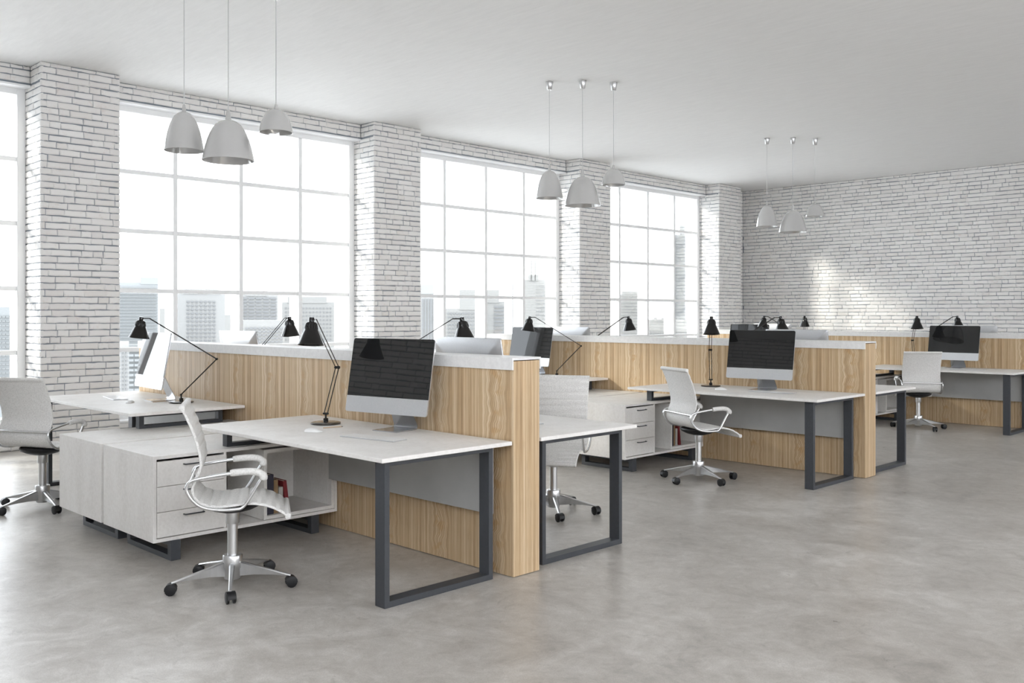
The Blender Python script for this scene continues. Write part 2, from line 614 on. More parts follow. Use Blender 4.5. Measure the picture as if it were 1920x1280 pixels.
def build_walls():
    wl = structure('wall_left', 'white painted brick wall with tall windows between brick piers')
    faces = []
    for y in PIERS:
        p = MB()
        p.box(XW - 0.35, XP - 0.006, y + 0.006, y + PIER_W - 0.006, 0.001, H - 0.001)
        pier = p.build('pier', 'mortar', wl)
        faces.append((((XP - 0.006, y, 0), (0, 1, 0), (1, 0, 0), PIER_W, 0, H), pier))
        faces.append((((XG, y + 0.006, 0), (1, 0, 0), (0, -1, 0), XP - XG, SILL, HEAD), pier))
        faces.append((((XW, y + 0.006, 0), (1, 0, 0), (0, -1, 0), XP - XW, HEAD, H), pier))
        faces.append((((XW, y + 0.006, 0), (1, 0, 0), (0, -1, 0), XP - XW, 0, SILL), pier))
        faces.append((((XG, y + PIER_W - 0.006, 0), (1, 0, 0), (0, 1, 0), XP - XG, 0, H), pier))
    for k in range(4):
        ya, yb = PIERS[k] + PIER_W, PIERS[k + 1]
        li = MB().box(XW - 0.35, XW - 0.006, ya, yb, HEAD, H - 0.001).build('lintel', 'mortar', wl)
        pl = MB().box(XW - 0.35, XW - 0.006, ya, yb, 0.001, SILL).build('plinth', 'mortar', wl)
        faces.append((((XW - 0.006, ya, 0), (0, 1, 0), (1, 0, 0), yb - ya, HEAD, H), li))
        faces.append((((XW - 0.006, ya, 0), (0, 1, 0), (1, 0, 0), yb - ya, 0, SILL), pl))
    ya = PIERS[4] + PIER_W
    en = MB().box(XW - 0.35, XW - 0.006, ya, Y1R, 0.001, H - 0.001).build('wall_end', 'mortar', wl)
    faces.append((((XW - 0.006, ya, 0), (0, 1, 0), (1, 0, 0), Y1R - ya, 0, H), en))
    st = MB().box(XW - 0.35, XW - 0.006, Y0R, PIERS[0], 0.001, H - 0.001).build('wall_end', 'mortar', wl)
    faces.append((((XW - 0.006, Y0R, 0), (0, 1, 0), (1, 0, 0), PIERS[0] - Y0R, 0, H), st))
    brick_wall(wl, faces, 300, 11)

    wb = structure('wall_back', 'white painted brick wall at the far end of the office',
                   MB().box(XW - 0.35, XR, Y1R + 0.006, Y1R + 0.3, 0.001, H - 0.001).mesh('wall_back', 'mortar'))
    brick_wall(wb, [(((XW, Y1R + 0.006, 0), (1, 0, 0), (0, -1, 0), XR - XW, 0, H), wb)], 300, 12)
    wf = structure('wall_front', 'white painted brick wall behind the viewer, high opening added for fill light')
    wfp = MB().box(XW - 0.35, -3.0, Y0R - 0.3, Y0R - 0.006, 0.001, H - 0.001).build('brick_backing', 'mortar', wf)
    MB().box(-3.0, XR, Y0R - 0.3, Y0R, 0.001, 2.1).build('added_parapet', 'ceiling_plaster', wf)  # unseen; blocks low light so the added opening fills only from above
    MB().box(-3.0, XR, Y0R - 0.3, Y0R, H - 0.2, H - 0.001).build('lintel', 'ceiling_plaster', wf)  # unseen head of the opening added for fill light
    wr = structure('wall_right', 'unseen white plastered wall right of the view, band of openings added for fill light')
    MB().box(XR, XR + 0.3, Y0R - 0.3, Y1R + 0.3, 0.001, 2.1).build('added_parapet', 'ceiling_plaster', wr)  # unseen lower wall, added to keep low light from under the desks
    MB().box(XR, XR + 0.3, Y0R - 0.3, Y1R + 0.3, H - 0.2, H - 0.001).build('lintel', 'ceiling_plaster', wr)  # unseen top edge of the openings added to let in sky fill
    brick_wall(wf, [(((XW, Y0R - 0.006, 0), (1, 0, 0), (0, 1, 0), -3.0 - XW, 0, H), wfp)], 0, 13)


build_walls()


def build_window(n, ya, yb):
    w = structure('window_%d' % n, 'tall white framed window of twenty panes, number %d from the left' % n)
    fw = 0.085
    xi, xo = XG + 0.05, XG - 0.20
    zi, zo = SILL + 0.12, HEAD - 0.085
    MB().box(xo, xi, ya, ya + fw, SILL, HEAD).build('frame_side', 'white_window_paint', w, bevel=0.004)
    MB().box(xo, xi, yb - fw, yb, SILL, HEAD).build('frame_side', 'white_window_paint', w, bevel=0.004)
    MB().box(xo, xi, ya + fw, yb - fw, HEAD - 0.085, HEAD).build('frame_head', 'white_window_paint', w, bevel=0.004)
    MB().box(xo, xi, ya + fw, yb - fw, SILL, SILL + 0.12).build('frame_foot', 'white_window_paint', w, bevel=0.004)
    MB().box(XW - 0.15, XW + 0.012, ya, yb, SILL - 0.001, SILL + 0.025).build('sill', 'white_window_paint', w, bevel=0.004)
    MB().box(XG, XW + 0.008, ya, yb, HEAD - 0.022, HEAD).build('head_lining', 'white_window_paint', w, bevel=0.003)
    yc = [ya + 0.873, ya + 1.753, ya + 2.628]
    zc = [1.04, 1.735, 2.44, 3.135]
    for y in yc:
        MB().box(xo, XG + 0.035, y - 0.027, y + 0.027, zi, zo).build('mullion', 'white_window_paint', w, bevel=0.003)
    cols = [ya + fw] + yc + [yb - fw]
    for z in zc:
        for a, b in zip(cols, cols[1:]):
            MB().box(XG - 0.035, XG + 0.03, a + 0.027 * (a != cols[0]), b - 0.027 * (b != cols[-1]), z - 0.025, z + 0.025).build('glazing_bar', 'white_window_paint', w, bevel=0.003)
    rows = [zi] + zc + [zo]
    for a, b in zip(cols, cols[1:]):
        for c, d in zip(rows, rows[1:]):
            MB().box(XG - 0.008, XG - 0.002, a + 0.02, b - 0.02, c + 0.018, d - 0.018).build('pane', 'window_glass', w)


for k in range(4):
    build_window(k + 1, PIERS[k] + PIER_W, PIERS[k + 1])

# ------------------------------------------------------------------ partitions
XE, XC = -3.63, -6.06                          # right end and centre line of every desk row
XL = 2 * XC - XE
PT = 0.208
PODS = [0.0, 4.413, 9.34]
PY = 3.642
ROW = ('front', 'middle', 'back')


def build_partition(i):
    y = PY + PODS[i]
    p = thing('partition', ('tall ash veneer partition with white cap in the front desk row, nearest the viewer',
                            'tall ash veneer partition with white cap in the middle desk row',
                            'tall ash veneer partition with white cap in the back desk row')[i], 'partition', ((XE + XL) / 2, y + PT / 2, 0), 0, 'wooden partitions between the desks')
    hx = (XE - XL) / 2
    MB().box(-hx + 0.02, hx - 0.02, -PT / 2, -PT / 2 + 0.02, 0.004, 1.196).build('front_panel', 'ash_veneer', p)
    MB().box(-hx + 0.02, hx - 0.02, PT / 2 - 0.02, PT / 2, 0.004, 1.196).build('back_panel', 'ash_veneer', p)
    MB().box(hx - 0.02, hx, -PT / 2, PT / 2, 0.004, 1.194).build('end_panel', 'ash_veneer', p, bevel=0.0015)
    MB().box(-hx, -hx + 0.02, -PT / 2, PT / 2, 0.004, 1.194).build('end_panel', 'ash_veneer', p, bevel=0.0015)
    MB().box(-hx + 0.02, hx - 0.02, -PT / 2 + 0.03, PT / 2 - 0.03, 0.0, 1.19).build('core', 'grey_panel', p)
    a, b, tz = PT / 2 + 0.011, PT / 2 + 0.001, 1.212
    prof = [(-a, 1.145), (-a, tz), (a, tz), (a, 1.145), (b, 1.145), (b, 1.1985), (-b, 1.1985), (-b, 1.145)]
    c = MB()
    rings = [[(x, q, z) for q, z in prof] for x in (-hx - 0.001, hx + 0.001)]
    c.v = [q for r in rings for q in r]
    for k in range(8):
        l = (k + 1) % 8
        c.f.append((k, l, 8 + l, 8 + k))
    for bb in (0, 8):
        for q in ((0, 1, 6, 7), (1, 2, 5, 6), (2, 3, 4, 5)):
            c.f.append(tuple(bb + k for k in q))
    c.build('cap', 'cap_paint', p)


for i in range(3):
    build_partition(i)

# ------------------------------------------------------------------ desks
ZT, ZU = 0.754, 0.732
STN = {'a': (1, -1), 'b': (-1, -1), 'c': (1, 1), 'd': (-1, 1)}     # sign in x from centre, sign in y from partition centre
MESH_CACHE = {}


def cached(key, fn):
    if key not in MESH_CACHE:
        MESH_CACHE[key] = fn()
    return MESH_CACHE[key]


SIDE_TXT = {'a': 'near right', 'b': 'near left', 'c': 'far right', 'd': 'far left'}


def loop_frame(plane_lo, plane_hi, a0, a1, z0, z1, ta, tz, axis):
    """rectangular tube loop: four bars mitred into one mesh. axis 'x': loop lies in YZ, thick in x"""
    def P(t, a, z):
        return (t, a, z) if axis == 'x' else (a, t, z)
    m = MB()
    outer = [(a0, z0), (a1, z0), (a1, z1), (a0, z1)]
    inner = [(a0 + ta, z0 + tz), (a1 - ta, z0 + tz), (a1 - ta, z1 - tz), (a0 + ta, z1 - tz)]
    for t in (plane_lo, plane_hi):
        m.v += [P(t, *q) for q in outer] + [P(t, *q) for q in inner]
    for k in range(4):
        l = (k + 1) % 4
        m.f += [(k, l, 4 + l, 4 + k), (8 + k, 12 + k, 12 + l, 8 + l), (k, 8 + k, 8 + l, l), (4 + k, 4 + l, 12 + l, 12 + k)]
    return m


def build_desk(pod, st):
    sx, sy = STN[st]
    row = ROW[pod]
    lab = {'a': 'white desk with dark loop leg, right half, near side of the %s partition',
           'b': 'white desk, left half, near side of the %s partition, window side',
           'c': 'white desk with dark loop leg sticking out beyond the %s partition, far side, right half',
           'd': 'white desk on the far side of the %s partition, left half, mostly hidden'}[st] % row
    d = thing('desk', lab, 'desk', (XC, PY + PT / 2 + PODS[pod], 0), 0, 'white desks along the partitions')
    # local: x from centre line, y from partition centre
    X = lambda x: sx * (x - XC)
    Y = lambda y: sy * (PY + PT / 2 - y)
    key = st if st in 'ab' else st

    def top():
        return MB().box(X(-5.58), X(XE + 0.003), Y(2.742), Y(PY - 0.012), ZU, ZT).mesh('desk_top', 'pale_laminate', bevel=0.0025)
    link('desk_top', cached('top' + key, top), d)

    def leg():
        a = sorted((Y(2.808), Y(3.548)))
        return loop_frame(X(-3.774), X(-3.695), a[0], a[1], 0.0, ZU, 0.031, 0.031, 'x').mesh('leg_frame', 'anthracite_steel', bevel=0.0015)
    link('leg_frame', cached('leg' + key, leg), d)
    if st in 'ab':
        def riser():
            a = sorted((Y(2.866), Y(3.518)))
            return loop_frame(X(-5.442), X(-5.386), a[0], a[1], 0.6245, ZU, 0.036, 0.024, 'x').mesh('riser_frame', 'anthracite_steel', bevel=0.0012)
        link('riser_frame', cached('riser' + key, riser), d)
    else:
        def leg2():
            a = sorted((Y(2.808), Y(3.548)))
            return loop_frame(X(-5.50), X(-5.42), a[0], a[1], 0.0, ZU, 0.031, 0.031, 'x').mesh('leg_frame', 'anthracite_steel', bevel=0.0015)
        link('leg_frame', cached('leg2' + key, leg2), d)

    def mod():
        return MB().box(X(-5.298), X(-3.72), Y(3.558), Y(3.576), 0.35, ZU).mesh('modesty_panel', 'grey_panel', bevel=0.001)
    o = link('modesty_panel', cached('mod' + key, mod), d)
    o['label'] = 'light grey privacy panel under the desk top'


for pod in range(3):
    for st in 'abcd':
        build_desk(pod, st)


# ------------------------------------------------------------------ low cabinets
def build_cabinet(pod, st):
    sx = STN[st][0]
    row = ROW[pod]
    lab = {'a': 'low white cabinet with three drawers facing right, %s desk row', 'b': 'low white cabinet on the window side of the drawer cabinet, %s desk row'}[st] % row
    c = thing('low_cabinet', lab, 'cabinet', (XC, PY + PODS[pod], 0), 0, 'low cabinets between the desks')
    X = lambda x: sx * (x - XC)
    Y = lambda y: y - PY
    x0, x1, y0, y1, z0, z1, t = -6.04, -5.312, 2.362, 3.636, 0.120, 0.624, 0.02

    def b(name, mat, *q, bev=0.001):
        return link(name, cached('cab' + name + str(q) + st, lambda: MB().box(X(q[0]), X(q[1]), Y(q[2]), Y(q[3]), q[4], q[5]).mesh(name, mat, bevel=bev)), c)
    b('top_panel', 'pale_laminate', x0, x1, y0, y1, z1 - t, z1)
    b('bottom_panel', 'pale_laminate', x0, x1, y0 + t, y1 - t, z0, z0 + t)
    b('side_panel', 'pale_laminate', x0, x1, y0, y0 + t, z0, z1 - t)
    b('side_panel', 'pale_laminate', x0, x1, y1 - t, y1, z0, z1 - t)
    b('back_panel', 'pale_laminate', x0, x0 + 0.015, y0 + t, y1 - t, z0 + t, z1 - t)
    # drawer block
    ya, yb = y0 + t + 0.004, 2.826
    b('divider', 'pale_laminate', x0 + 0.015, x1 - 0.004, yb - 0.018, yb, z0 + t, z1 - t - 0.001)
    hz = (z1 - t - 0.012 - (z0 + t + 0.004)) / 3
    for k in range(3):
        za = z0 + t + 0.004 + hz * k
        dr = b('drawer', 'pale_laminate', x1 - 0.022, x1 - 0.003, ya, yb - 0.020 if False else yb - 0.0005, za + 0.0015, za + hz - 0.0015)
        dd = b('drawer_box', 'pale_laminate', x1 - 0.5, x1 - 0.023, ya + 0.012, yb - 0.03, za + 0.02, za + hz - 0.03) if False else None

        def handle():
            m = MB()
            yc = (ya + yb) / 2 + 0.005
            zz = za + hz - 0.030
            path = [(X(x1 - 0.004), Y(yc - 0.062), zz), (X(x1 + 0.016), Y(yc - 0.060), zz), (X(x1 + 0.018), Y(yc - 0.055), zz),
                    (X(x1 + 0.018), Y(yc + 0.055), zz), (X(x1 + 0.016), Y(yc + 0.060), zz), (X(x1 - 0.004), Y(yc + 0.062), zz)]
            return m.tube(path, 0.0042, 8).mesh('handle', 'anthracite_steel', smooth=40)
        h = link('handle', cached('handle%d%s' % (k, st), handle), dr)
        h['label'] = 'dark metal bar handle'
    # open box at the partition end
    ca, cb, ct = 3.083, y1 - t - 0.002, 0.022
    bx = [(ca, z0 + t + 0.004), (cb, z0 + t + 0.004), (cb, z1 - t - 0.014), (ca, z1 - t - 0.014)]
    ix = [(ca + ct, bx[0][1] + ct), (cb - ct, bx[0][1] + ct), (cb - ct, bx[2][1] - ct), (ca + ct, bx[2][1] - ct)]

    def box_shelf():
        m = MB()
        xf, xb = X(x1 - 0.003), X(x1 - 0.48)
        for x in (xf, xb):
            m.v += [(x, Y(q[0]), q[1]) for q in bx] + [(x, Y(q[0]), q[1]) for q in ix]
        for k in range(4):
            l = (k + 1) % 4
            m.f += [(k, l, 4 + l, 4 + k), (k, 8 + k, 8 + l, l), (4 + k, 4 + l, 12 + l, 12 + k)]
        m.f += [(8, 9, 10, 11), (12, 13, 14, 15)]
        for k in range(4):
            pass
        return m.mesh('open_box', 'pale_laminate')
    link('open_box', cached('openbox' + st, box_shelf), c)
    # sled feet
    xa, xb = (-5.925, x1 + 0.006) if st == 'a' else (-5.46, -6.05)
    for (fy0, fy1) in ((2.466, 2.526), (3.428, 3.488)):
        def sled():
            q = sorted((X(xa), X(xb)))
            return loop_frame(Y(fy0), Y(fy1), q[0], q[1], 0.0, z0, 0.045, 0.032, 'y').mesh('sled_foot', 'anthracite_steel', bevel=0.001)
        link('sled_foot', cached('sled%s%s' % (st, fy0), sled), c)


for pod in range(3):
    for st in 'ab':
        build_cabinet(pod, st)

# ------------------------------------------------------------------ books in the open boxes
BOOKS = [  # name kind, material, thickness (y), height, depth (x), y, x front, lean, words
    ('binder', 'book_navy', 0.058, 0.255, 0.24, 3.112, -5.345, 0, 'thick navy binder standing in the open cabinet box'),
    ('book', 'book_tan', 0.030, 0.215, 0.17, 3.176, -5.352, 0, 'tan book standing beside the navy binder'),
    ('book', 'book_white', 0.030, 0.165, 0.15, 3.210, -5.348, 0, 'pale book standing between the tan book and the leaning red one'),
    ('book', 'book_red', 0.026, 0.205, 0.15, 3.262, -5.340, 7.5, 'red book leaning on the pale book'),
]


def build_book(spec, pod):
    nm, mat, t, hh, dp, y, xf, lean, words = spec
    z = 0.120 + 0.02 + 0.004 + 0.022 + 0.0005
    o = thing(nm, words + ', %s cabinet' % ROW[pod], 'binder' if nm == 'binder' else 'book', (xf, y + PODS[pod], z), 0, 'books in the open cabinet boxes')

    def cover():
        m = MB()
        c = 0.003
        # spine at +x (front), open towards the back: U profile in xy extruded in z
        poly = [(0, 0), (0, t), (-dp, t), (-dp, t - c), (-c, t - c), (-c, c), (-dp, c), (-dp, 0)]
        rings = [[(px, py, zz) for px, py in poly] for zz in (0, hh)]
        m.v = [q for r in rings for q in r]
        for k in range(8):
            l = (k + 1) % 8
            m.f.append((k, l, 8 + l, 8 + k))
        for bb in (0, 8):
            for q in ((0, 1, 4, 5), (1, 2, 3, 4), (5, 6, 7, 0)):
                m.f.append(tuple(bb + k for k in q))
        return m.mesh('cover', mat)
    k1 = link('cover', cached('cov' + mat, cover), o)
    k2 = link('pages', cached('pag' + mat, lambda: MB().box(-dp + 0.004, -0.004, 0.0034, t - 0.0034, 0.003, hh - 0.004).mesh('pages', 'book_paper')), o)
    k2['label'] = 'cream page block'
    if lean:
        o.rotation_euler = (radians(lean), 0, 0)
    return o


for pod in range(2):
    for b in BOOKS:
        build_book(b, pod)


# ------------------------------------------------------------------ office chair
PROFILE = [(-.249, .992), (-.235, .964), (-.204, .896), (-.179, .830), (-.162, .770), (-.151, .715), (-.150, .675), (-.163, .635), (-.184, .590),
           (-.190, .552), (-.174, .512), (-.138, .484), (-.075, .468), (0.0, .470), (.060, .476), (.118, .475), (.186, .459), (.245, .430), (.296, .392)]


def chair_shell():
    pts = spline([(a, b, 0) for a, b in PROFILE], 10)
    # resample by arc length
    S = [0.0]
    for p, q in zip(pts, pts[1:]):
        S.append(S[-1] + (q - p).length)
    L = S[-1]
    n = 150
    out = []
    k = 0
    for i in range(n + 1):
        s = L * i / n
        while k < len(S) - 2 and S[k + 1] < s:
            k += 1
        f = (s - S[k]) / max(S[k + 1] - S[k], 1e-9)
        out.append((s, pts[k].lerp(pts[k + 1], f)))
    rings = []
    w = 0.225
    seam = 0.049
    for i, (s, p) in enumerate(out):
        a = out[max(i - 1, 0)][1]
        b = out[min(i + 1, n)][1]
        T = (b - a).normalized()
        N = Vector((-T.y, T.x, 0))
        rib = abs(sin(pi * s / seam)) ** 0.3
        tf = 0.001 + 0.0075 * rib
        tb = 0.006
        e = min(s, L - s)
        rb = 0.0155
        if e < 2 * rb:
            bulb = sqrt(max(rb * rb - (e - rb) ** 2, 0.0)) + 0.001
            tf, tb = max(bulb, 0.001 if e < rb else tf), max(bulb, 0.001 if e < rb else tb)
        q = lambda off, y: (p.x + N.x * off, y, p.y + N.y * off)
        edge = 0.004
        rings.append([q(tf, -w + edge), q(tf * 1.0, 0.0), q(tf, w - edge), q(tf * 0.3, w), q(-tb * 0.6, w), q(-tb, w - edge), q(-tb, -w + edge), q(-tb * 0.6, -w), q(tf * 0.3, -w)])
    # cut at the lumbar fold
    cut = min(range(len(out)), key=lambda i: (out[i][1] - Vector((-.190, .556, 0))).length)
    return rings[:cut + 1], rings[cut:]


def make_chair(label, loc, rz, base_turn):
    c = thing('office_chair', label, 'chair', loc, rz, 'white office chairs on castors')
    back, seat = chair_shell()
    MB().ring_loft(back).build('backrest', 'chair_fabric', c, smooth=50)
    MB().ring_loft(seat).build('seat', 'chair_fabric', c, smooth=50)
    LOOP = [(-.196, .608), (-.214, .586), (-.214, .556), (-.186, .510), (-.138, .474), (-.060, .457), (.020, .456), (.055, .463), (.085, .500), (.126, .568),
            (.150, .606), (.158, .625), (.140, .640), (.096, .646), (.003, .641), (-.090, .630), (-.159, .619)]
    for sgn in (1, -1):
        y = sgn * 0.240
        arm = MB().tube(spline([(a, y, b) for a, b in LOOP], 4, True), 0.0085, 8, True).build('armrest', 'chrome', c, smooth=60)
        pad = spline([(-.005, y, .642), (.045, y, .646), (.096, y, .647), (.135, y, .640), (.158, y, .622), (.156, y, .600)], 4)
        rr = [0.016] + [0.0185] * (len(pad) - 7) + [0.020, 0.021, 0.022, 0.022, 0.021, 0.016]
        pd = MB().tube(pad, rr, 10).build('arm_pad', 'chair_fabric', arm, smooth=60)
        pd['label'] = 'white padded sleeve on the armrest'
    MB().tube([(-.204, -.244, .596), (-.204, .244, .596)], 0.008, 8).build('back_bar', 'chrome', c, smooth=60)
    # mechanism under the seat
    MB().lathe([(0.0, .460), (.155, .460), (.160, .450), (.150, .434), (.110, .414), (.060, .400), (0.0, .398)], 20).build('tilt_mechanism', 'black_plastic', c, smooth=40)
    MB().lathe([(0.0, .405), (.036, .405), (.036, .340), (.034, .337), (0, .337)], 20).build('column_sleeve', 'brushed_aluminium', c, smooth=40)
    MB().lathe([(0.0, .350), (.027, .350), (.027, .125), (0, .125)], 20).build('gas_column', 'brushed_aluminium', c, smooth=40)
    MB().lathe([(0.0, .170), (.048, .170), (.051, .166), (.051, .104), (.046, .098), (.045, .048), (.041, .042), (0, .042)], 20).build('hub', 'brushed_aluminium', c, smooth=40)
    for k in range(5):
        a = base_turn + 2 * pi * k / 5
        ca, sa = cos(a), sin(a)

        def L(r, w, z):
            return (ca * r - sa * w, sa * r + ca * w, z)
        secs = [(0.042, 0.016, .136, .058), (0.12, 0.014, .116, .066), (0.22, 0.011, .092, .066), (0.300, 0.009, .071, .060), (0.316, 0.007, .067, .060)]
        rings = [[L(r, -w * 0.55, z1), L(r, w * 0.55, z1), L(r, w, z1 - 0.006), L(r, w * 0.7, z0), L(r, -w * 0.7, z0), L(r, -w, z1 - 0.006)] for r, w, z1, z0 in secs]
        MB().ring_loft(rings).build('leg', 'brushed_aluminium', c, smooth=35)
        # castor with two wheels, swivelled a little each
        sw = a + (0.5, -0.7, 0.9, -0.4, 0.3)[k]
        cs, ss = cos(sw), sin(sw)

        def W(x, y, z):
            return (ca * 0.310 + cs * x - ss * y, sa * 0.310 + cs * y * 1 + ss * x, z)
        hood = []
        for y in (-0.022, 0.022):
            hood.append([W(0.008 + 0.031 * cos(t), y, 0.031 + 0.031 * sin(t)) for t in [radians(q) for q in (-10, 20, 50, 80, 110, 140, 165)]] + [W(-0.004, y, 0.034), W(0.02, y, 0.03)])
        cast = MB().ring_loft(hood).build('caster', 'black_plastic', c, smooth=40)
        for y in (-0.017, 0.017):
            rg = []
            for yy, rr in ((y - 0.0075, 0.022), (y - 0.005, 0.0285), (y + 0.005, 0.0285), (y + 0.0075, 0.022)):
                rg.append([W(0.008 + rr * cos(2 * pi * q / 14), yy, 0.0285 + rr * sin(2 * pi * q / 14)) for q in range(14)])
            MB().ring_loft(rg).build('wheel', 'black_plastic', cast, smooth=40)
    return c


A60 = radians(60)
c1 = make_chair('white ribbed office chair seen from its side in the foreground before the drawer cabinet', (-4.59, 2.475, 0), A60, radians(-18.5))
dup(c1, (-7.47, 2.47, 0), pi - A60, 'white office chair seen from behind at the left edge of the photo by the window', turn=radians(-31.5))
dup(c1, (-4.63, 5.06, 0), -A60, 'white office chair facing the viewer behind the end of the front partition', turn=radians(38.5))
dup(c1, (-4.635, 6.95, 0), radians(64), 'white office chair turned away at the middle desk row', turn=radians(6.5))
dup(c1, (-4.745, 12.06, 0), radians(124), 'white office chair seen from behind at the back desk row', turn=radians(7.5))


# ------------------------------------------------------------------ desk lamps
def make_lamp(label, loc, rz):
    l = thing('desk_lamp', label, 'lamp', loc, rz, 'black desk lamps')
    MB().lathe([(0.0, 0.0), (.092, 0.0), (.095, .003), (.095, .010), (.090, .013), (0.0, .014)], 32).build('base', 'lamp_base_enamel', l, smooth=40)
    MB().lathe([(0, .0135), (.016, .0135), (.016, .034), (.013, .037), (.006, .038), (.006, .066), (0, .066)], 16).build('stem', 'black_enamel', l, smooth=40)
    E = Vector((0.275, 0, 0.345))          # elbow; the arm leans along +x
    T = Vector((-0.245, 0, 0.668))         # head pivot
    J = Vector((0, 0, 0.066))
    for s in (0.011, -0.011):
        o = Vector((0, s, 0))
        MB().tube([J + o, E + o], 0.0034, 8).build('lower_arm_rod', 'black_enamel', l, smooth=60)
        MB().tube([E + o, T + o], 0.0032, 8).build('upper_arm_rod', 'black_enamel', l, smooth=60)
    for p in (J, E):
        m = MB()
        m.tube([p + Vector((0, -0.019, 0)), p + Vector((0, -0.016, 0)), p + Vector((0, 0.016, 0)), p + Vector((0, 0.019, 0))], [0.007, 0.0095, 0.0095, 0.007] if p is E else [0.005, 0.007, 0.007, 0.005], 10)
        m.build('joint', 'black_enamel', l, smooth=50)
    K = T + Vector((-0.062, 0, 0.0))
    MB().tube([T + Vector((0.004, 0, 0)), K], 0.0045, 8).build('head_bracket', 'black_enamel', l, smooth=60)
    # shade: outer and inner skin, tilted a little outwards
    prof = [(0.008, 0.012), (0.0145, 0.011), (0.0165, 0.005), (0.0165, -0.014), (0.0285, -0.018), (0.0335, -0.026), (0.0365, -0.045), (0.0400, -0.062), (0.0475, -0.079), (0.057, -0.101), (0.0675, -0.127), (0.0765, -0.148), (0.0805, -0.156),
            (0.0785, -0.156), (0.0740, -0.147), (0.065, -0.127), (0.054, -0.101), (0.044, -0.079), (0.0365, -0.062), (0.033, -0.045), (0.030, -0.032), (0.008, -0.028)]
    sh = MB().lathe(prof, 32)
    th = radians(7)
    sh.v = [(K.x + x * cos(th) + z * sin(th), K.y + y, K.z + z * cos(th) - x * sin(th)) for x, y, z in sh.v]
    sh.build('shade', 'black_enamel', l, smooth=35)
    # vent ribs on the crown of the shade
    for k in range(8):
        a = 2 * pi * k / 8
        q = [(0.0325, -0.024), (0.0370, -0.045), (0.0405, -0.062)]
        pts = [(K.x + r * cos(a) * cos(th) + z * sin(th), K.y + r * sin(a), K.z + z * cos(th) - r * cos(a) * sin(th)) for r, z in q]
        MB().tube(pts, [0.003, 0.0045, 0.003], 6).build('vent_rib', 'black_enamel', l, smooth=60)
    MB().lathe([(0, -0.029), (0.010, -0.033), (0.020, -0.052), (0.023, -0.074), (0.018, -0.090), (0, -0.098)], 14, o=(K.x - 0.01, K.y, K.z)).build('bulb', 'white_plastic', l, smooth=60)
    return l


LAMP_TXT = {'a': 'black jointed desk lamp on the near right desk of the %s row', 'b': 'black jointed desk lamp on the near left desk of the %s row',
            'c': 'black desk lamp on the far right desk behind the %s partition', 'd': 'black desk lamp on the far left desk behind the %s partition'}
LX, LY = -5.05, 3.37
EA = math.atan2(0.205, -0.175)            # direction the elbow leans on station a
LAMP_AT = {(0, 'd'): (-7.00, 4.122, 118), (1, 'd'): (-6.98, 8.535, 68), (2, 'd'): (-7.04, 13.46, 117),     # x, y, where the head points
           (1, 'a'): (-5.05, 7.783, -56), (2, 'a'): (-5.05, 12.71, -63), (2, 'b'): (-6.97, 12.71, -130.5)}
lamp0 = None
for pod in range(3):
    for st in 'abcd':
        sx, sy = STN[st]
        x = XC + sx * (LX - XC)
        y = PY + PT / 2 + sy * (PY + PT / 2 - LY) + PODS[pod]
        dx, dy = cos(EA) * sx, sin(EA) * -sy
        rz = math.atan2(dy, dx)
        if (pod, st) in LAMP_AT:
            x, y, head = LAMP_AT[(pod, st)]
            rz = radians(head + 180)
        lab = LAMP_TXT[st] % ROW[pod]
        if lamp0 is None:
            lamp0 = make_lamp(lab, (x, y, ZT + 0.0005), rz)
        else:
            dup(lamp0, (x, y, ZT + 0.0005), rz, lab)


# ------------------------------------------------------------------ computers
def rounded_rect(w, z0, z1, r, n=4):
    pts = []
    for cx_, cz_, a0 in ((w / 2 - r, z0 + r, -90), (w / 2 - r, z1 - r, 0), (-w / 2 + r, z1 - r, 90), (-w / 2 + r, z0 + r, 180)):
        for k in range(n + 1):
            a = radians(a0 + 90 * k / n)
            pts.append((cx_ + r * cos(a), cz_ + r * sin(a)))
    return pts


